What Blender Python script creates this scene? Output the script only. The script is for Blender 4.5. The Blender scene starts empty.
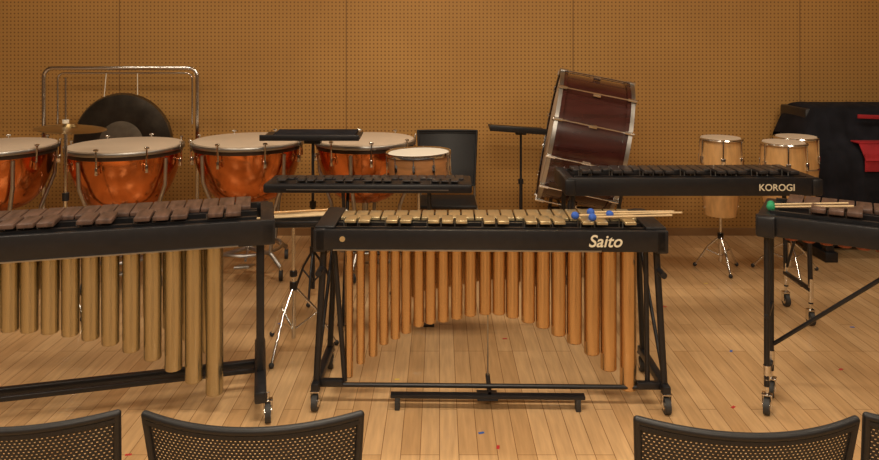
import bpy, bmesh, math, random
from mathutils import Vector, Matrix, Euler
random.seed(4)
sc=bpy.context.scene
try:
    sc.view_settings.view_transform='Standard'
except Exception: pass
# ---------------- materials ----------------
def mat(name,col,rough=.5,metal=0,noise=0,nscale=8,coat=0,stretch=(1,1,1),bump=0,spec=.5):
    m=bpy.data.materials.new(name); m.use_nodes=True
    nt=m.node_tree; p=nt.nodes['Principled BSDF']
    p.inputs['Roughness'].default_value=rough; p.inputs['Metallic'].default_value=metal
    p.inputs['Coat Weight'].default_value=coat
    p.inputs['Specular IOR Level'].default_value=spec
    tc=nt.nodes.new('ShaderNodeTexCoord'); mp=nt.nodes.new('ShaderNodeMapping')
    mp.inputs['Scale'].default_value=stretch
    n=nt.nodes.new('ShaderNodeTexNoise'); n.inputs['Scale'].default_value=nscale; n.inputs['Detail'].default_value=4
    nt.links.new(tc.outputs['Object'],mp.inputs[0]); nt.links.new(mp.outputs[0],n.inputs['Vector'])
    cr=nt.nodes.new('ShaderNodeValToRGB')
    k=noise
    cr.color_ramp.elements[0].position=.3; cr.color_ramp.elements[1].position=.7
    cr.color_ramp.elements[0].color=[c*(1-k) for c in col]+[1]
    cr.color_ramp.elements[1].color=[min(1,c*(1+k)) for c in col]+[1]
    nt.links.new(n.outputs['Fac'],cr.inputs[0]); nt.links.new(cr.outputs[0],p.inputs['Base Color'])
    if bump:
        b=nt.nodes.new('ShaderNodeBump'); b.inputs['Strength'].default_value=bump
        nt.links.new(n.outputs['Fac'],b.inputs['Height']); nt.links.new(b.outputs[0],p.inputs['Normal'])
    return m
black=mat('black_paint',(.010,.010,.012),.38,0,.2,30)
blackplastic=mat('black_plastic',(.008,.008,.009),.5,0,.2,60)
blackcloth=mat('black_cloth',(.010,.010,.014),.9,0,.4,9,bump=.5,spec=.2)
gold=mat('gold_bar',(.76,.62,.36),.28,.8,.08,5)
goldpipe=mat('gold_resonator',(.64,.44,.235),.24,.95,.05,3)
marpipe=mat('champagne_resonator',(.52,.46,.31),.25,.95,.05,3)
copperpipe=mat('copper_resonator',(.30,.10,.06),.4,.7,.1,3)
rose=mat('rosewood',(.105,.060,.044),.40,0,.4,9,stretch=(6,1,1))
rosedark=mat('dark_bars',(.03,.027,.028),.35,0,.3,9,stretch=(6,1,1))
chrome=mat('chrome',(.75,.74,.72),.15,1,.03,5)
steel=mat('dull_steel',(.45,.44,.42),.35,1,.05,5)
copper=mat('copper_bowl',(.72,.25,.085),.15,1,.22,5)
headm=mat('drum_head',(.60,.48,.36),.55,0,.06,3)
darkhoop=mat('dark_hoop',(.05,.03,.02),.35,.4,.1,5)
bronze=mat('gong_dark',(.055,.045,.035),.38,.8,.35,9)
bronze2=mat('gong_center',(.20,.17,.13),.42,.7,.25,12)
rimb=mat('gong_rim',(.16,.12,.07),.35,.9,.2,9)
cymb=mat('cymbal_brass',(.45,.33,.16),.3,1,.1,10)
maroon=mat('maroon_shell',(.045,.011,.009),.22,0,.25,4,coat=.4,stretch=(1,1,6))
lightwood=mat('light_wood',(.60,.34,.13),.4,0,.15,9,stretch=(5,5,1),coat=.3)
snarew=mat('snare_shell',(.42,.19,.07),.3,0,.25,6,stretch=(1,1,5),coat=.4)
cream=mat('cream_letter',(.75,.68,.5),.5)
white=mat('white_felt',(.75,.70,.6),.8)
blue=mat('blue_yarn',(.03,.10,.45),.8,0,.2,60,bump=.4)
green=mat('green_yarn',(.02,.28,.12),.8,0,.2,60,bump=.4)
red=mat('red_felt',(.32,.010,.016),.85,0,.2,10)
stickm=mat('mallet_handle',(.62,.45,.25),.5,0,.1,20)
rubber=mat('caster_rubber',(.03,.03,.03),.6)
plaster=mat('plaster',(.50,.44,.36),.9,0,.05,3)
darkwall=mat('brown_panel',(.12,.07,.035),.7,0,.1,3)
tapeR=mat('tape_red',(.5,.03,.03),.6); tapeB=mat('tape_blue',(.03,.12,.45),.6); tapeY=mat('tape_yellow',(.7,.5,.08),.6)

def wallmat():
    m=bpy.data.materials.new('perforated_panel'); m.use_nodes=True
    nt=m.node_tree; N=nt.nodes; L=nt.links; p=N['Principled BSDF']
    p.inputs['Roughness'].default_value=.6; p.inputs['Specular IOR Level'].default_value=.3
    tc=N.new('ShaderNodeTexCoord')
    sep=N.new('ShaderNodeSeparateXYZ'); L.new(tc.outputs['Object'],sep.inputs[0])
    def M(op,a,b=None):
        n=N.new('ShaderNodeMath'); n.operation=op
        for i,v in enumerate((a,b)):
            if v is None: continue
            if isinstance(v,(int,float)): n.inputs[i].default_value=v
            else: L.new(v,n.inputs[i])
        return n.outputs[0]
    P=.031
    fx=M('SUBTRACT',M('FRACT',M('DIVIDE',M('ADD',sep.outputs['X'],50),P)),.5)
    fz=M('SUBTRACT',M('FRACT',M('DIVIDE',M('ADD',sep.outputs['Z'],50),P)),.5)
    d=M('SQRT',M('ADD',M('MULTIPLY',fx,fx),M('MULTIPLY',fz,fz)))
    hole=M('MULTIPLY',M('LESS_THAN',d,.22),.9)
    sx=M('ABSOLUTE',M('SUBTRACT',M('FRACT',M('DIVIDE',M('ADD',sep.outputs['X'],18.6*3-1.095+.93),1.86)),.5))
    seam=M('LESS_THAN',sx,.0022)
    n=N.new('ShaderNodeTexNoise'); n.inputs['Scale'].default_value=1.2; n.inputs['Detail'].default_value=5
    L.new(tc.outputs['Object'],n.inputs['Vector'])
    cr=N.new('ShaderNodeValToRGB')
    cr.color_ramp.elements[0].position=.3;cr.color_ramp.elements[0].color=(.43,.225,.064,1)
    cr.color_ramp.elements[1].position=.7;cr.color_ramp.elements[1].color=(.50,.268,.077,1)
    L.new(n.outputs['Fac'],cr.inputs[0])
    mx=N.new('ShaderNodeMixRGB'); L.new(hole,mx.inputs[0]); L.new(cr.outputs[0],mx.inputs[1]); mx.inputs[2].default_value=(.19,.09,.025,1)
    mx2=N.new('ShaderNodeMixRGB'); L.new(seam,mx2.inputs[0]); L.new(mx.outputs[0],mx2.inputs[1]); mx2.inputs[2].default_value=(.22,.11,.035,1)
    L.new(mx2.outputs[0],p.inputs['Base Color'])
    return m
def floormat():
    m=bpy.data.materials.new('wood_floor'); m.use_nodes=True
    nt=m.node_tree; N=nt.nodes; L=nt.links; p=N['Principled BSDF']
    tc=N.new('ShaderNodeTexCoord'); mp=N.new('ShaderNodeMapping')
    mp.inputs['Rotation'].default_value=(0,0,math.radians(90))
    L.new(tc.outputs['Object'],mp.inputs[0])
    b=N.new('ShaderNodeTexBrick'); L.new(mp.outputs[0],b.inputs['Vector'])
    b.inputs['Scale'].default_value=1; b.inputs['Brick Width'].default_value=.9; b.inputs['Row Height'].default_value=.075
    b.inputs['Mortar Size'].default_value=.0016; b.inputs['Mortar Smooth'].default_value=.2
    b.offset=.37; b.offset_frequency=3
    b.inputs['Color1'].default_value=(.54,.325,.15,1); b.inputs['Color2'].default_value=(.66,.425,.215,1)
    b.inputs['Mortar'].default_value=(.25,.13,.055,1); b.inputs['Bias'].default_value=0
    n=N.new('ShaderNodeTexNoise'); n.inputs['Scale'].default_value=6; n.inputs['Detail'].default_value=6
    mp2=N.new('ShaderNodeMapping'); mp2.inputs['Scale'].default_value=(9,.8,1)
    L.new(tc.outputs['Object'],mp2.inputs[0]); L.new(mp2.outputs[0],n.inputs['Vector'])
    mr=N.new('ShaderNodeMapRange'); mr.inputs[1].default_value=.3; mr.inputs[2].default_value=.7; mr.inputs[3].default_value=.86; mr.inputs[4].default_value=1.1
    L.new(n.outputs['Fac'],mr.inputs[0])
    mx=N.new('ShaderNodeMixRGB'); mx.blend_type='MULTIPLY'; mx.inputs[0].default_value=1
    L.new(b.outputs['Color'],mx.inputs[1]); L.new(mr.outputs[0],mx.inputs[2]); L.new(mx.outputs[0],p.inputs['Base Color'])
    p.inputs['Roughness'].default_value=.24; p.inputs['Specular IOR Level'].default_value=.5
    return m
def meshmat():
    m=bpy.data.materials.new('chair_mesh'); m.use_nodes=True
    nt=m.node_tree; N=nt.nodes; L=nt.links; p=N['Principled BSDF']
    p.inputs['Base Color'].default_value=(.008,.008,.009,1); p.inputs['Roughness'].default_value=.5
    tc=N.new('ShaderNodeTexCoord'); sep=N.new('ShaderNodeSeparateXYZ'); L.new(tc.outputs['Object'],sep.inputs[0])
    def M(op,a,b=None):
        n=N.new('ShaderNodeMath'); n.operation=op
        for i,v in enumerate((a,b)):
            if v is None: continue
            if isinstance(v,(int,float)): n.inputs[i].default_value=v
            else: L.new(v,n.inputs[i])
        return n.outputs[0]
    X=M('DIVIDE',M('ADD',sep.outputs['X'],5),.0095); Z=M('DIVIDE',M('ADD',sep.outputs['Z'],5),.0072)
    row=M('FRACT',M('MULTIPLY',M('FLOOR',Z),.5))
    fx=M('ABSOLUTE',M('SUBTRACT',M('FRACT',M('ADD',X,row)),.5)); fz=M('ABSOLUTE',M('SUBTRACT',M('FRACT',Z),.5))
    h=M('MULTIPLY',M('LESS_THAN',fx,.18),M('LESS_THAN',fz,.16))
    t=N.new('ShaderNodeBsdfTransparent'); ms=N.new('ShaderNodeMixShader')
    L.new(h,ms.inputs[0]); L.new(p.outputs[0],ms.inputs[1]); L.new(t.outputs[0],ms.inputs[2])
    L.new(ms.outputs[0],N['Material Output'].inputs['Surface'])
    return m
WALL=wallmat(); FLOOR=floormat(); MESH=meshmat()

# ---------------- builder ----------------
class B:
    def __init__(s,name,loc=(0,0,0),rz=0):
        s.e=bpy.data.objects.new(name,None); s.e.empty_display_size=.1
        sc.collection.objects.link(s.e); s.e.location=loc; s.e.rotation_euler=(0,0,math.radians(rz)); s.p={}
    def bm(s,part,m):
        if part not in s.p: s.p[part]=(bmesh.new(),m)
        return s.p[part][0]
    def box(s,part,m,c,size,rot=None,bev=.003):
        b=s.bm(part,m); M=Matrix.Translation(c)
        if rot: M=M@Euler([math.radians(a) for a in rot]).to_matrix().to_4x4()
        M=M@Matrix.Diagonal((size[0],size[1],size[2],1))
        r=bmesh.ops.create_cube(b,size=1,matrix=M)
        if bev:
            ed=set(e for v in r['verts'] for e in v.link_edges)
            bmesh.ops.bevel(b,geom=list(ed),offset=min(bev,min(size)*.4),segments=2,profile=.5,affect='EDGES')
    def cyl(s,part,m,a,c,r,r2=None,seg=14,cap=True):
        b=s.bm(part,m); a=Vector(a); c=Vector(c); d=c-a
        M=Matrix.Translation((a+c)/2)@d.to_track_quat('Z','Y').to_matrix().to_4x4()
        bmesh.ops.create_cone(b,cap_ends=cap,segments=seg,radius1=r,radius2=r if r2 is None else r2,depth=d.length,matrix=M)
    def sph(s,part,m,c,r,scale=(1,1,1),seg=12):
        b=s.bm(part,m); bmesh.ops.create_uvsphere(b,u_segments=seg,v_segments=max(6,seg//2+2),radius=r,matrix=Matrix.Translation(c)@Matrix.Diagonal((*scale,1)))
    def path(s,part,m,pts,r,seg=10):
        for i in range(len(pts)-1): s.cyl(part,m,pts[i],pts[i+1],r,seg=seg)
        for q in pts[1:-1]: s.sph(part,m,q,r,seg=seg)
    def lathe(s,part,m,prof,M=Matrix(),seg=40):
        b=s.bm(part,m); rings=[]
        for (r,z) in prof:
            if r<1e-5: rings.append([b.verts.new(M@Vector((0,0,z)))])
            else: rings.append([b.verts.new(M@Vector((r*math.cos(2*math.pi*i/seg),r*math.sin(2*math.pi*i/seg),z))) for i in range(seg)])
        for k in range(len(rings)-1):
            A,C=rings[k],rings[k+1]
            for i in range(seg):
                j=(i+1)%seg
                if len(A)==1 and len(C)==1: break
                if len(A)==1: b.faces.new((A[0],C[i],C[j]))
                elif len(C)==1: b.faces.new((A[i],A[j],C[0]))
                else: b.faces.new((A[i],A[j],C[j],C[i]))
    def torus(s,part,m,R,r,M=Matrix(),seg=44,rs=8):
        s.lathe(part,m,[(R+r*math.cos(2*math.pi*k/rs),r*math.sin(2*math.pi*k/rs)) for k in range(rs+1)],M,seg)
    def text(s,part,m,body,loc,size,shear=0,ext=.001,rot=(90,0,0)):
        c=bpy.data.curves.new(part,'FONT'); c.body=body; c.size=size; c.shear=shear; c.extrude=ext; c.align_x='CENTER'; c.offset=size*.012
        o=bpy.data.objects.new(part,c); sc.collection.objects.link(o)
        bpy.context.view_layer.update()
        me=bpy.data.meshes.new_from_object(o.evaluated_get(bpy.context.evaluated_depsgraph_get()))
        bpy.data.objects.remove(o); me.materials.clear(); me.materials.append(m)
        o=bpy.data.objects.new(part,me); sc.collection.objects.link(o); o.parent=s.e; o.location=loc; o.rotation_euler=[math.radians(a) for a in rot]
    def caster(s,x,y,r=.035,ztop=.12):
        s.cyl('caster_wheels',rubber,(x-.012,y,r),(x+.012,y,r),r,seg=20)
        s.cyl('caster_hubs',chrome,(x-.014,y,r),(x+.014,y,r),r*.55,seg=16)
        for k in(-1,1): s.box('caster_forks',chrome,(x+k*.018,y+.006,r+.02),(.004,.03,.055))
        s.box('caster_forks',chrome,(x,y+.006,r+.048),(.042,.034,.006))
        s.cyl('caster_forks',chrome,(x,y+.006,r+.045),(x,y+.006,ztop),.008)
    def done(s):
        for k,(b,m) in s.p.items():
            bmesh.ops.recalc_face_normals(b,faces=b.faces)
            me=bpy.data.meshes.new(k); b.to_mesh(me); b.free(); me.materials.append(m)
            for f in me.polygons: f.use_smooth=True
            me.set_sharp_from_angle(angle=math.radians(38))
            o=bpy.data.objects.new(k,me); sc.collection.objects.link(o); o.parent=s.e
        return s.e
def slab(name,c,size,m):
    b=bmesh.new(); bmesh.ops.create_cube(b,size=1,matrix=Matrix.Translation(c)@Matrix.Diagonal((*size,1)))
    me=bpy.data.meshes.new(name); b.to_mesh(me); b.free(); me.materials.append(m)
    o=bpy.data.objects.new(name,me); sc.collection.objects.link(o); return o

# ---------------- room ----------------
WY=5.74
slab('floor',(0,1.4,-.05),(10.4,9,.1),FLOOR)
slab('wall_back',(0,WY+.05,1.6),(10.4,.1,3.2),WALL)
slab('wall_left',(-5.05,1.37,1.6),(.1,8.74,3.2),darkwall)
slab('wall_right',(5.05,1.37,1.6),(.1,8.74,3.2),darkwall)
slab('wall_front',(0,-3.05,1.6),(10,.1,3.2),darkwall)
slab('ceiling',(0,1.4,3.25),(10.4,9,.1),plaster)
slab('baseboard_back',(0,WY-.008,.03),(10,.016,.06),mat('baseboard_wood',(.28,.15,.06),.5,0,.1))
for x in(-2.8,0,2.8):
    for y in(-1.2,1.6,4.0):
        f=B('ceiling_light',(x,y,0))
        f.box('housing',white,(0,0,3.18),(1.3,.36,.04)); f.done()
        l=bpy.data.lights.new('lamp','AREA'); l.shape='RECTANGLE'; l.size=1.2; l.size_y=.3
        l.energy={-1.2:60,1.6:38,4.0:23}[y]*(1.45 if x==0 else .8); l.color=(1,.86,.67)
        o=bpy.data.objects.new('lamp',l); sc.collection.objects.link(o); o.location=(0,0,3.15); o.parent=f.e
w=bpy.data.worlds.new('World'); sc.world=w; w.use_nodes=True
w.node_tree.nodes['Background'].inputs[0].default_value=(.5,.42,.33,1); w.node_tree.nodes['Background'].inputs[1].default_value=.1

# ---------------- keyboards ----------------
def bars(b,m,x0,x1,n,ym,an,bn,aa,ba,z,start=0,th=.014,gap=.12,up=.014):
    sp=(x1-x0)/n; pat=[1,1,0,1,1,1,0]
    for i in range(n):
        t=(i+.5)/n; x=x0+(i+.5)*sp; ln=an+(bn-an)*t
        b.box('natural_bars',m,(x,ym+ln/2,z),(sp*(1-gap),ln,th),bev=.003)
        if pat[(i+start)%7] and i<n-1:
            la=aa+(ba-aa)*t
            b.box('accidental_bars',m,(x+sp/2,ym-.012-la/2,z+up),(sp*(1-gap)*.92,la,th),bev=.003)
            for yy in(.2,.8): b.cyl('bar_posts',steel,(x+sp*.02,ym-.012-la*yy,z-.03),(x+sp*.02,ym-.012-la*yy,z+up),.003,seg=6)

def pipes(b,m,lst,y,ztop,part='resonators'):
    for (x,zb,r) in lst:
        b.cyl(part,m,(x,y,zb+.004),(x,y,ztop),r,seg=28)
        b.cyl(part,m,(x,y,zb),(x,y,zb+.004),r*.93,r,seg=28)

# centre vibraphone
v=B('vibraphone',(.217,3.0,0),-1.0)
v.box('front_rail',black,(0,.012,.738),(1.50,.024,.09))
v.box('front_rail_trim',steel,(-.1,-.002,.697),(1.15,.004,.006),bev=0)
v.box('back_rail',black,(0,.40,.72),(1.46,.024,.08))
for s_ in(-1,1):
    v.box('end_blocks',black,(s_*.735,.205,.735),(.055,.41,.10),bev=.008)
    v.box('end_caps',black,(s_*.715,.19,.787),(.085,.34,.014),bev=.005)
    v.path('legs',black,[(s_*.725,.06,.70),(s_*.755,.04,.10)],.015)
    v.path('legs',black,[(s_*.725,.37,.70),(s_*.755,.38,.10)],.014)
    v.path('legs',black,[(s_*.68,.06,.70),(s_*(.635 if s_<0 else .69),.07,.10)],.011)
    v.box('leg_base',black,(s_*.755,.21,.10),(.035,.42,.035),bev=.006)
    v.box('leg_base',black,(s_*.70,.06,.10),(.12,.03,.028),bev=.006)
    v.path('side_brace',black,[(s_*.752,.06,.16),(s_*.735,.37,.64)],.008)
    v.caster(s_*.755,.01,ztop=.1); v.caster(s_*.755,.40,ztop=.1)
    v.cyl('knobs',black,(s_*.735,-.02,.60),(s_*.735,.05,.60),.014)
v.path('cross_bar',black,[(-.75,.06,.088),(.75,.06,.088)],.010)
v.box('pedal_bar',black,(-.01,.03,.060),(.84,.035,.016))
v.box('pedal',black,(-.01,.06,.046),(.09,.10,.008),(-4,0,0))
for x in(-.40,.38): v.box('pedal_feet',rubber,(x,.03,.028),(.022,.035,.056))
v.cyl('damper_rod',steel,(0,.2,.06),(0,.2,.70),.004); v.box('damper_lever',black,(0,.12,.062),(.02,.2,.012))
for yy in(.055,.135,.17,.29): v.box('bar_supports',black,(0,yy,.772),(1.38,.018,.022),bev=0)
v.box('damper_bar',white,(0,.152,.766),(1.36,.02,.012),bev=0)
bars(v,gold,-.67,.67,22,.158,.12,.175,.095,.115,.792,start=4)
px=[-.619,-.567,-.512,-.464,-.413,-.365,-.31,-.258,-.202,-.142,-.082,-.017,.043,.103,.172,.236,.305,.374,.451,.524,.610]
zb=[.112,.173,.207,.259,.284,.31,.34,.353,.362,.375,.388,.396,.396,.383,.362,.34,.306,.272,.224,.156,.07]
rr=[.0185+.0175*(i/20)**1.1 for i in range(21)]
pipes(v,goldpipe,list(zip(px,zb,rr)),.085,.735)
pipes(v,goldpipe,[(x+.03,z+.09,r*.85) for x,z,r in zip(px[:-1],zb,rr)],.27,.735,'resonators_rear')
v.text('maker_lettering',cream,'Saito',(.49,-.0015,.716),.072,.25)
v.cyl('badge',gold,(-.635,-.003,.744),(-.635,.002,.744),.012,seg=20)
v.done()
ml=B('mallet_set',(.217,3.0,0),-1.0)
for (hx,hy,ex,ey) in[(.375,.07,.77,.12),(.445,.04,.80,.08),(.455,.13,.83,.15),(.53,.09,.86,.13)]:
    z0=.832
    ml.cyl('handles',stickm,(hx,hy,z0),(ex,ey,z0),.0045)
    ml.sph('heads',blue,(hx,hy,z0),.018,(1,1,.95))
ml.done()

# left marimba
m=B('marimba',(-.698,2.97,0),14.5)
m.box('front_rail',black,(-1.2,.014,.785),(2.40,.028,.105))
m.box('rail_trim',steel,(-1.25,-.002,.737),(2.2,.004,.005),bev=0)
m.box('back_rail',black,(-1.2,.43,.785),(2.36,.028,.07))
for x in(-.03,-2.37):
    m.box('end_blocks',black,(x,.20,.78),(.06,.40,.095),bev=.01)
    m.box('leg_post',black,(x-.03,.16,.43),(.035,.045,.66),bev=.006)
    m.box('leg_foot',black,(x-.03,.22,.115),(.05,.56,.05),bev=.01)
    m.caster(x+.0,-.03,.042,.12); m.caster(x-.03,.46,.042,.12)
    m.path('side_brace',black,[(x-.03,.16,.30),(x-.03,.40,.13)],.01)
m.box('stretcher',black,(-1.2,.30,.105),(2.3,.03,.03))
m.box('stretcher_upper',black,(-1.2,.24,.10),(2.3,.02,.02))
for yy in(.06,.165,.20,.33): m.box('bar_supports',black,(-1.2,yy,.828),(2.25,.02,.03),bev=0)
bars(m,rose,-2.33,-.10,31,.19,.14,.20,.12,.15,.851,start=0,th=.018,gap=.07,up=.012)
us=[.25,.334,.415,.497,.58,.66,.735,.81,.885,.96,1.03,1.10]; zs=[.09,.153,.213,.267,.31,.347,.376,.40,.417,.43,.44,.446]
for k in range(14): us.append(1.17+.07*k); zs.append(.45+.01*k)
pipes(m,marpipe,[(-u,z,.0375-.007*min(1,u/1.6)) for u,z in zip(us,zs)],.09,.79)
pipes(m,marpipe,[(-u-.04,z+.10,.030-.006*min(1,u/1.6)) for u,z in zip(us[:-1],zs)],.29,.79,'resonators_rear')
m.done()

# right rotated marimba
r=B('marimba',(1.345,2.98,0),-31)
r.box('front_rail',black,(.75,.014,.815),(1.50,.028,.085))
r.box('back_rail',black,(.75,.40,.80),(1.50,.028,.08))
for x in(.04,1.47):
    r.box('end_blocks',black,(x,.18,.812),(.075,.40,.09),bev=.01)
    for yy in(.04,.21):
        r.cyl('legs',black,(x,yy,.78),(x,yy,.12),.012); r.cyl('leg_sleeves',chrome,(x,yy,.21),(x,yy,.15),.015)
        r.caster(x,yy,.036,.16)
    r.box('leg_crossbar',black,(x,.125,.42),(.02,.2,.02)); r.box('leg_crossbar',black,(x,.125,.16),(.02,.2,.02))
r.path('diagonal_brace',black,[(.05,.21,.24),(.62,.10,.78)],.009)
r.path('diagonal_brace',black,[(1.46,.21,.24),(.9,.10,.78)],.009)
for yy in(.06,.17,.205,.33): r.box('bar_supports',black,(.75,yy,.855),(1.4,.018,.03),bev=0)
bars(r,rose,.10,1.42,20,.20,.17,.13,.14,.11,.878,start=2,th=.018,gap=.09,up=.012)
pipes(r,copperpipe,[(.13+.066*i,.748,.026) for i in range(20)],.09,.84)
r.sph('mallet_head',green,(.05,.10,.875),.018); r.sph('mallet_head',green,(.045,.15,.875),.017)
r.cyl('mallet_handles',stickm,(.05,.10,.875),(.36,.12,.912),.0045); r.cyl('mallet_handles',stickm,(.045,.15,.875),(.34,.17,.912),.0045)
r.sph('mallet_head_b',red,(.50,.08,.922),.018); r.cyl('mallet_handles',stickm,(.5,.08,.92),(.85,.15,.915),.0045)
r.done()

# back xylophone
k=B('xylophone',(1.41,3.88,0),0)
k.box('front_rail',black,(0,.012,.785),(1.40,.026,.10))
k.box('back_rail',black,(0,.36,.78),(1.36,.026,.08))
for s_ in(-1,1):
    k.box('end_blocks',black,(s_*.685,.18,.783),(.06,.38,.092),bev=.01)
    for yy in(.05,.33):
        k.path('legs',black,[(s_*.66,yy,.77),(s_*.675,yy,.12)],.013)
        k.cyl('leg_sleeves',chrome,(s_*.675,yy,.26),(s_*.675,yy,.13),.015)
        k.caster(s_*.675,yy,.036,.14)
    k.box('leg_crossbar',black,(s_*.67,.19,.20),(.022,.30,.022)); k.path('leg_brace',black,[(s_*.66,.06,.72),(s_*.675,.32,.24)],.008)
for yy in(.06,.15,.18,.29): k.box('bar_supports',black,(0,yy,.82),(1.30,.018,.03),bev=0)
bars(k,rosedark,-.64,.64,22,.17,.12,.16,.10,.12,.843,start=4,th=.018)
k.text('maker_lettering',cream,'KOROGI',(.46,-.0015,.765),.052,0)
k.done()

# low keyboard (glockenspiel on stand) centre-left
g=B('glockenspiel',(-.40,3.88,0),-.8)
g.box('case',black,(0,.13,.775),(1.16,.27,.05),bev=.01)
g.box('case_handle_trim',steel,(.0,-.007,.77),(.9,.003,.004),bev=0)
for x in(-.14,.34):
    g.path('legs',black,[(x,.03,.76),(x,.24,.02)],.010); g.path('legs',black,[(x,.24,.76),(x,.03,.02)],.010)
    for yy in(.03,.24): g.path('feet',black,[(x-.03,yy,.012),(x+.03,yy,.012)],.012)
g.path('stretcher',black,[(-.14,.135,.39),(.34,.135,.39)],.01)
bars(g,rosedark,-.54,.54,20,.125,.09,.11,.08,.10,.805,start=1,th=.008,up=.008)
g.done()

# ---------------- tripod helper ----------------
def tripod(b,x,y,r=.25,h=.35,ztop=.7,a0=90,m=chrome,rt=.009):
    b.cyl('shaft',m,(x,y,.06),(x,y,ztop*.6),rt*1.4); b.cyl('shaft',m,(x,y,ztop*.6),(x,y,ztop),rt)
    b.cyl('collar',black,(x,y,ztop*.58),(x,y,ztop*.62),rt*2.2); b.cyl('collar',black,(x,y,h-.02),(x,y,h+.02),rt*2.2)
    for i in range(3):
        a=math.radians(a0+120*i); c,s_=math.cos(a),math.sin(a)
        b.path('tripod_legs',m,[(x,y,h),(x+c*r*.5,y+s_*r*.5,h*.62),(x+c*r,y+s_*r,.012)],rt*.8)
        b.path('tripod_struts',m,[(x,y,.1),(x+c*r*.55,y+s_*r*.55,h*.55)],rt*.6)
        b.sph('rubber_feet',rubber,(x+c*r,y+s_*r,.014),.014)

# trap table with mallets
t=B('percussion_tray_table',(-.755,3.62,0),3)
tripod(t,0,0,.22,.33,.655,250)
t.box('tray',black,(0,0,.663),(.46,.20,.016))
for s_ in(-1,1): t.box('tray_lip',black,(0,s_*.1,.677),(.46,.008,.02))
t.done()
ms=B('mallet_set',(-.755,3.62,0),3)
for i,(y,c,rad) in enumerate([(-.06,white,.02),(-.02,white,.018),(.03,white,.02),(.06,white,.017)]):
    a=-.20; e=.20+.02*i
    ms.cyl('handles',stickm,(a,y,.693),(e,y*.4,.70),.006)
    ms.sph('heads',c,(e,y*.4,.70),rad,(1.2,1,.95))
ms.cyl('drumsticks',lightwood,(-.22,-.03,.710),(.2,.04,.712),.007,.005); ms.done()

# flat music-stand trays
t=B('music_stand',(-.785,4.34,0),0)
tripod(t,.0,0,.15,.3,.97,30,black)
t.box('desk',black,(0,0,1.005),(.60,.24,.012),(3,0,0)); t.box('desk_lip',black,(0,-.122,1.01),(.60,.012,.036)); t.box('desk_mount',black,(0,0,.98),(.1,.06,.04))
t.box('desk_pad',blackcloth,(.02,0,1.022),(.50,.20,.016),(3,0,0))
t.done()
t=B('music_stand',(.58,5.25,0),0)
tripod(t,.03,0,.18,.3,.90,30,black)
t.box('desk',black,(0,0,.93),(.42,.24,.012),(3,4,0)); t.box('desk_lip',black,(0,-.12,.945),(.42,.012,.035),(0,4,0)); t.box('desk_mount',black,(.03,0,.91),(.08,.05,.04)); t.done()

# ---------------- timpani ----------------
def timp(x,y,R,z,rot=0):
    t=B('timpani_drum',(x,y,0),rot)
    D=.41
    prof=[(R*.97,z-.03)]
    for i in range(1,15):
        a=i/14; prof.append((R*.97*math.cos(a*math.pi/2)**.62 if i<14 else .03, z-.03-D*math.sin(a*math.pi/2)**1.25))
    prof.append((0,z-.03-D)); t.lathe('bowl',copper,prof,seg=56)
    t.lathe('drumhead',headm,[(0,z),(R*.9,z),(R*.985,z-.004),(R*.985,z-.02)],seg=56)
    t.lathe('hoop',steel,[(R*.985,z-.012),(R*1.02,z-.010),(R*1.03,z-.02),(R*1.02,z-.034),(R*.97,z-.034)],seg=56)
    t.lathe('bowl_band',darkhoop,[(R*.972,z-.034),(R*.985,z-.036),(R*.985,z-.06),(R*.965,z-.062)],seg=56)
    for i in range(8):
        a=2*math.pi*(i+.5)/8; c,s=math.cos(a),math.sin(a)
        t.cyl('tension_rods',chrome,(c*R*1.035,s*R*1.035,z+.02),(c*R*1.02,s*R*1.02,z-.13),.006,seg=8)
        t.box('rod_handles',chrome,(c*R*1.035,s*R*1.035,z+.012),(.03,.014,.014),(0,0,math.degrees(a)+90))
        t.box('lugs',chrome,(c*R*1.0,s*R*1.0,z-.12),(.03,.018,.05),(0,0,math.degrees(a)))
    for i in range(4):
        a=2*math.pi*(i+.5)/4; c,s=math.cos(a),math.sin(a)
        t.path('struts',steel,[(c*R*.99,s*R*.99,z-.07),(c*R*.97,s*R*.97,z-.24),(c*R*.72,s*R*.72,z-.46),(c*R*.62,s*R*.62,.16)],.013)
        t.path('base_arms',steel,[(0,0,.16),(c*R*.62,s*R*.62,.16),(c*R*.9,s*R*.9,.085)],.016)
        t.cyl('casters',rubber,(c*R*.9-.012,s*R*.9,.035),(c*R*.9+.012,s*R*.9,.035),.035,seg=18)
        t.cyl('caster_stems',chrome,(c*R*.9,s*R*.9,.05),(c*R*.9,s*R*.9,.10),.01)
    t.cyl('center_column',steel,(0,0,.14),(0,0,z-.03-D+.02),.022)
    t.torus('base_ring',steel,R*.6,.012,Matrix.Translation((0,0,.17)))
    t.box('pedal',steel,(0,-R*.6,.10),(.10,.26,.016),(-14,0,0)); t.cyl('pedal_link',steel,(0,-R*.45,.12),(0,-.02,.17),.008)
    t.done()
timp(-2.95,4.68,.355,.905)
timp(-2.105,4.70,.365,.905,20)
timp(-1.325,4.86,.375,.915,8)
timp(-.52,4.90,.345,.915,35)

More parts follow.
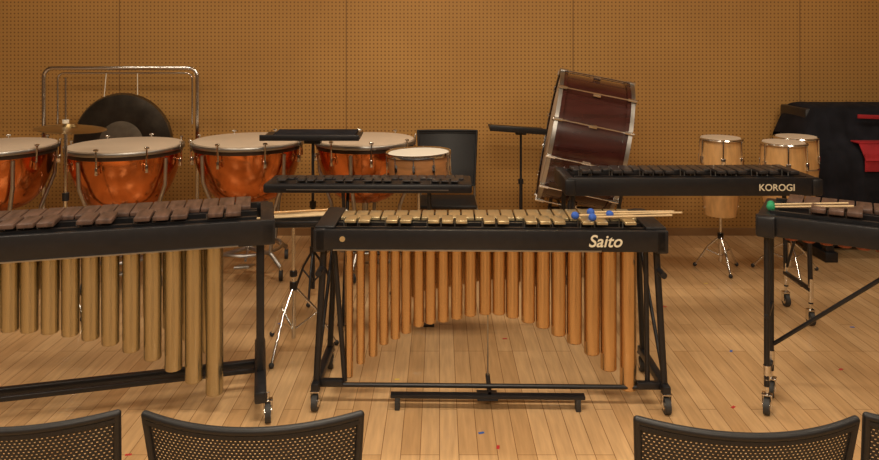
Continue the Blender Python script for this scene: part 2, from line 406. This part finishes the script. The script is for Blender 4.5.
# gong
g=B('gong_on_frame',(-2.45,5.38,0),0)
def arc(x0,x1,zt,rad,y,zb):
    P=[(x0,y,zb),(x0,y,zt-rad)]
    for i in range(1,6):
        a=math.pi-i*math.pi/2/6; P.append((x0+rad+rad*math.cos(a),y,zt-rad+rad*math.sin(a)))
    P.append((x0+rad,y,zt)); P.append((x1-rad,y,zt))
    for i in range(1,6):
        a=math.pi/2-i*math.pi/2/6; P.append((x1-rad+rad*math.cos(a),y,zt-rad+rad*math.sin(a)))
    P+= [(x1,y,zt-rad),(x1,y,zb)]
    return P
g.path('frame',chrome,arc(-.59,.59,1.385,.07,0,.06),.016,12)
g.path('inner_frame',chrome,arc(-.50,.54,1.345,.05,.03,.95),.008)
for s_ in(-1,1):
    g.path('feet',chrome,[(s_*.59,-.24,.05),(s_*.59,.24,.05)],.014)
    for q in(-.24,.24): g.cyl('wheels',rubber,(s_*.59-.012,q,.03),(s_*.59+.012,q,.03),.03,seg=16)
g.path('lower_bar',chrome,[(-.59,0,.25),(.59,0,.25)],.012)
g.path('cord',white,[(-.12,.02,1.345),(-.13,.0,1.13)],.003); g.path('cord',white,[(.12,.02,1.345),(.13,.0,1.13)],.003)
MG=Matrix.Translation((.02,-.02,.81))@Matrix.Rotation(math.radians(90),4,'X')
R=.385
g.lathe('gong_face',bronze,[(R*.36,.012),(R*.5,.018),(R*.85,.006),(R*.96,-.002)],MG,60)
g.lathe('gong_rim',rimb,[(R*.955,-.002),(R*.98,-.002),(R,-.02),(R*.97,-.05),(R*.95,-.05),(R*.97,-.02),(R*.9,-.003)],MG,60)
g.lathe('gong_center_disc',bronze2,[(0,.022),(R*.40,.018),(R*.52,.011)],MG,60)
for q in(.60,.70,.8): g.torus('gong_rings',bronze2,R*q,.0016,MG@Matrix.Translation((0,0,.014-.012*(q-.55)*3)),60,6)
g.done()

# cymbal
c=B('suspended_cymbal',(-2.20,4.12,0),0)
tripod(c,0,0,.22,.4,1.13,80)
c.lathe('cymbal',cymb,[(0,.028),(.03,.024),(.045,.008),(.12,.003),(.19,-.008),(.195,-.010),(.19,-.011),(.045,.004),(0,.02)],Matrix.Translation((.03,0,1.085))@Matrix.Rotation(math.radians(4),4,'Y'),48)
c.cyl('felt',white,(0,0,1.11),(0,0,1.13),.018); c.cyl('top_rod',chrome,(0,0,1.1),(0,0,1.38),.006)
c.done()

# snare
s=B('snare_drum',(-.13,4.39,0),0)
tripod(s,0,0,.17,.35,.67,60)
MS=Matrix.Translation((0,0,.822))@Matrix.Rotation(math.radians(-1.5),4,'Y')
R=.190
s.lathe('shell',snarew,[(R,-.070),(R,.070)],MS,48)
for q in(-1,1): s.lathe('hoops',chrome,[(R,q*.076),(R+.014,q*.082),(R+.016,q*.070),(R+.012,q*.058),(R+.002,q*.058)],MS,48)
s.lathe('batter_head',white,[(0,.074),(R+.002,.074),(R+.004,.064)],MS,48); s.lathe('snare_head',white,[(0,-.070),(R+.002,-.070)],MS,48)
for i in range(10):
    a=2*math.pi*(i+.3)/10; x,y=math.cos(a)*(R+.012),math.sin(a)*(R+.012)
    s.cyl('tension_rods',chrome,MS@Vector((x,y,-.079)),MS@Vector((x,y,.082)),.004,seg=8)
    s.cyl('lugs',chrome,MS@Vector((x*.97,y*.97,-.022)),MS@Vector((x*.97,y*.97,.022)),.010,seg=8)
for i in range(3):
    a=math.radians(60+120*i); s.path('basket_arms',chrome,[(0,0,.67),(math.cos(a)*.20,math.sin(a)*.20,.728),(math.cos(a)*.215,math.sin(a)*.215,.76)],.008)
s.done()

# bass drum
b=B('concert_bass_drum',(1.04,5.05,0),0)
ax=Vector((.975,-.13,-.19)).normalized()
MB=Matrix.Translation((0,0,.875))@ax.to_track_quat('Z','Y').to_matrix().to_4x4()
R=.46; H=.235
b.lathe('shell',maroon,[(R*.985,-H),(R*.985,H)],MB,72)
for q in(-1,1):
    b.lathe('hoops',maroon,[(R*.985,q*(H-.03)),(R*1.02,q*(H-.03)),(R*1.02,q*(H+.02)),(R*.97,q*(H+.02))],MB,72)
    b.lathe('hoop_trim',steel,[(R*1.02,q*(H-.004)),(R*1.03,q*(H-.004)),(R*1.03,q*(H+.022)),(R*.985,q*(H+.024))],MB,72)
    b.lathe('drumheads',headm,[(0,q*(H+.008)),(R*.985,q*(H+.008))],MB,72)
for i in range(12):
    a=2*math.pi*(i+.35)/12; x,y=math.cos(a),math.sin(a)
    b.cyl('tension_rods',chrome,MB@Vector((x*R*1.05,y*R*1.05,-H-.01)),MB@Vector((x*R*1.05,y*R*1.05,H+.01)),.005,seg=8)
    for q in(-1,1):
        b.cyl('claws',chrome,MB@Vector((x*R*1.05,y*R*1.05,q*(H-.03))),MB@Vector((x*R*1.05,y*R*1.05,q*(H+.03))),.011,seg=8)
        b.cyl('claws',chrome,MB@Vector((x*R*1.055,y*R*1.055,q*(H+.026))),MB@Vector((x*R*.97,y*R*.97,q*(H+.026))),.008,seg=8)
    b.cyl('lug_casings',chrome,MB@Vector((x*R*1.02,y*R*1.02,-.025)),MB@Vector((x*R*1.02,y*R*1.02,.025)),.014,seg=8)
for q in(-1,1):
    P=[]
    for i in range(9):
        a=math.radians(205+i*130/8); P.append((q*.16,R*1.09*math.cos(a)*1.0,.855+R*1.09*math.sin(a)-q*.03))
    b.path('cradle',black,P,.012)
    b.path('stand_legs',black,[(q*.16,-.34,.52),(q*.22,-.42,.05)],.014); b.path('stand_legs',black,[(q*.16,.34,.52),(q*.22,.40,.05)],.014)
    for yy in(-.42,.40): b.cyl('casters',rubber,(q*.22-.012,yy,.03),(q*.22+.012,yy,.03),.03,seg=16)
b.path('stand_cross',black,[(-.19,-.38,.3),(.19,-.38,.3)],.01); b.path('stand_cross',black,[(-.19,.38,.3),(.19,.38,.3)],.01)
b.path('stand_cross',black,[(-.19,-.38,.3),(-.19,.38,.3)],.01); b.path('stand_cross',black,[(.19,-.38,.3),(.19,.38,.3)],.01)
b.done()

# congas
def conga(b,x,y,z,R,H):
    M=Matrix.Translation((x,y,z))
    b.lathe('shells',lightwood,[(R*.97,-.02),(R*1.04,-H*.2),(R*1.08,-H*.38),(R*1.0,-H*.62),(R*.86,-H*.82),(R*.76,-H),(R*.71,-H),(R*.9,-H*.6)],M,40)
    b.lathe('heads',headm,[(0,0),(R*.96,0),(R*.98,-.012)],M,40)
    b.torus('rims',chrome,R*1.04,.009,M@Matrix.Translation((0,0,-.012)),40); b.torus('lower_rings',chrome,R*1.09,.006,M@Matrix.Translation((0,0,-H*.40)),40)
    for i in range(6):
        a=2*math.pi*(i+.25)/6
        b.cyl('tension_rods',chrome,(x+R*1.07*math.cos(a),y+R*1.07*math.sin(a),z-.01),(x+R*1.10*math.cos(a),y+R*1.10*math.sin(a),z-H*.30),.006,seg=8)
        b.box('lug_plates',chrome,(x+R*1.08*math.cos(a),y+R*1.08*math.sin(a),z-H*.28),(.02,.03,.05),(0,0,math.degrees(a)))
b=B('conga_drum',(1.955,4.87,0)); conga(b,0,0,.925,.135,.54); tripod(b,0,0,.17,.24,.42,30); b.path('cradle',chrome,[(-.12,0,.44),(0,0,.40),(.12,0,.44)],.009); b.done()
b=B('conga_pair',(2.29,4.66,0)); conga(b,0,0,.925,.135,.54); conga(b,.20,.23,.93,.135,.54); tripod(b,.10,.115,.24,.24,.38,20)
b.path('cradle',chrome,[(0,0,.42),(.10,.115,.37),(.20,.23,.42)],.01); b.done()

# upright piano with cover
p=B('upright_piano',(3.50,5.42,0),0)
p.box('case',black,(0,.06,.56),(1.48,.40,1.04),bev=.015)
p.box('key_bed',black,(0,-.25,.66),(1.44,.28,.10),bev=.01)
p.box('key_lid',black,(0,-.21,.735),(1.36,.18,.05),(12,0,0),bev=.01)
for s_ in(-1,1):
    p.box('cheek_blocks',black,(s_*.70,-.22,.73),(.06,.28,.06)); p.box('legs',black,(s_*.68,-.34,.32),(.06,.06,.60)); p.box('toe_blocks',black,(s_*.68,-.23,.035),(.09,.32,.07))
for i in range(3): p.box('pedals',gold,(-.06+.06*i,-.17,.05),(.025,.1,.01))
p.box('red_lining_top',red,(-.22,-.262,1.03),(.40,.014,.03),(0,2,0),bev=.006)
p.box('red_key_cloth',red,(-.06,-.33,.858),(.84,.12,.012),(0,0,0),bev=.005); p.box('red_key_cloth',red,(-.06,-.452,.73),(.84,.010,.13),bev=.004)
p.box('red_key_cloth',red,(-.06,-.42,.80),(.84,.010,.15),(-38,0,0),bev=.004)
p.done()
bmc=bmesh.new(); n=60; mrows=[]
prof=[(-.425,.40),(-.42,.60),(-.41,.74),(-.36,.81),(-.26,.84),(-.225,.92),(-.20,1.05),(-.14,1.105),(0,1.11),(.14,1.11),(.23,1.10),(.27,1.05),(.275,.7)]
NJ=len(prof)
for j,(y,z) in enumerate(prof):
    row=[]
    for i in range(n+1):
        u=-1+2*i/n; x=u*.80
        e=max(0,abs(u)-.86)/.14
        zz=z-(z-.80)*(e**1.3)*.8 if z>.81 else z
        top=6<=j<=10
        wob=abs(math.sin(i*.9+j*.35)+.5*math.sin(i*2.3+j))*(.004 if top else .014)
        if y<.2: y2=y-wob-.008
        else: y2=y
        row.append(bmc.verts.new((x,y2,zz+(.004 if top else 0)-(wob if top else 0))))
    mrows.append(row)
for j in range(NJ-1):
    for i in range(n): bmc.faces.new((mrows[j][i],mrows[j][i+1],mrows[j+1][i+1],mrows[j+1][i]))
me=bpy.data.meshes.new('cover_cloth'); bmc.to_mesh(me); bmc.free(); me.materials.append(blackcloth)
for f in me.polygons: f.use_smooth=True
o=bpy.data.objects.new('cover_cloth',me); sc.collection.objects.link(o); o.parent=p.e
o.modifiers.new('sol','SOLIDIFY').thickness=.006; o.modifiers.new('sub','SUBSURF').levels=1

# ---------------- chairs ----------------
def chair(loc,rz,mesh=True,w=.226,zt=.809):
    c=B('stacking_chair',loc,rz)
    bm_=c.bm('back_panel',MESH if mesh else blackplastic)
    nu,nv=24,10; zb=.50; G=[]
    def pt(u,v):
        z=zb+(zt-zb)*v+.004*u*u*v; ww=w*(.90+.10*v)
        return Vector((u*ww,-.058*(1-u*u)*(.6+.4*v)-(z-.45)*.18+.066,z))
    for j in range(nv+1): G.append([bm_.verts.new(pt(-1+2*i/nu,j/nv)) for i in range(nu+1)])
    for j in range(nv):
        for i in range(nu): bm_.faces.new((G[j][i],G[j][i+1],G[j+1][i+1],G[j+1][i]))
    top=[pt(-1+2*i/nu,1) for i in range(nu+1)]; bot=[pt(-1+2*i/nu,0) for i in range(nu+1)]
    L=[pt(-1,j/nv) for j in range(nv+1)]; Rr=[pt(1,j/nv) for j in range(nv+1)]
    for q in (top,bot,L,Rr): c.path('back_rim',blackplastic,q,.0085)
    for q in(top[0],top[-1]): c.sph('back_rim',blackplastic,q,.0085)
    for i in range(nu):
        a,d=pt(-1+2*i/nu,.96),pt(-1+2*(i+1)/nu,.96); c.cyl('top_band',blackplastic,a,d,.0085,seg=6)
    c.box('seat',blackplastic,(0,.24,.420),(.41,.36,.03),bev=.014)
    for s_ in(-1,1):
        x=s_*.205
        c.path('frame',steel,[(x,.058+.01,.50),(x,.06,.41),(x,.38,.40),(x,.42,.37),(x,.46,.012)],.010)
        c.path('frame',steel,[(x,.12,.40),(x,.0,.012)],.010)
        c.sph('feet',rubber,(x,.46,.013),.013); c.sph('feet',rubber,(x,.0,.013),.013)
    c.path('cross',steel,[(-.205,.10,.35),(.205,.10,.35)],.008)
    c.done()
chair((-.392,1.47,0),0); chair((.636,1.45,0),0); chair((-.905,1.47,0),1); chair((1.12,1.46,0),-1)
chair((.06,5.35,0),180,False,zt=.90)

# tape marks
t=B('floor_tape_marks',(0,0,0))
for (x,y,m_,a) in[(1.35,4.2,tapeR,10),(1.28,3.05,tapeR,40),(.23,2.75,tapeR,80),(.17,2.85,tapeB,20),(1.75,4.6,tapeY,0),(1.95,3.4,tapeR,30),(-.9,3.95,tapeB,20),(.7,2.6,tapeY,50),(.35,3.75,tapeR,0),(1.6,5.2,tapeB,10),(-.35,2.6,tapeR,15),(1.0,3.7,tapeY,30),(1.5,3.6,tapeB,60),(-1.2,2.7,tapeR,10),(2.3,3.9,tapeB,0),(.9,2.9,tapeR,30),(-.2,3.3,tapeY,10)]:
    t.box({tapeR:'red_tape',tapeB:'blue_tape',tapeY:'yellow_tape'}[m_],m_,(x,y,.0007),(.024,.012,.001),(0,0,a),bev=0)
t.done()

# ---------------- camera ----------------
cd=bpy.data.cameras.new('camera'); cam=bpy.data.objects.new('camera',cd); sc.collection.objects.link(cam)
cam.location=(0,0,1.6); cam.rotation_euler=(math.radians(90),0,0)
cd.sensor_width=36; cd.lens=36*700/879; cd.shift_y=-(230-40)/879; cd.clip_start=.05
sc.camera=cam
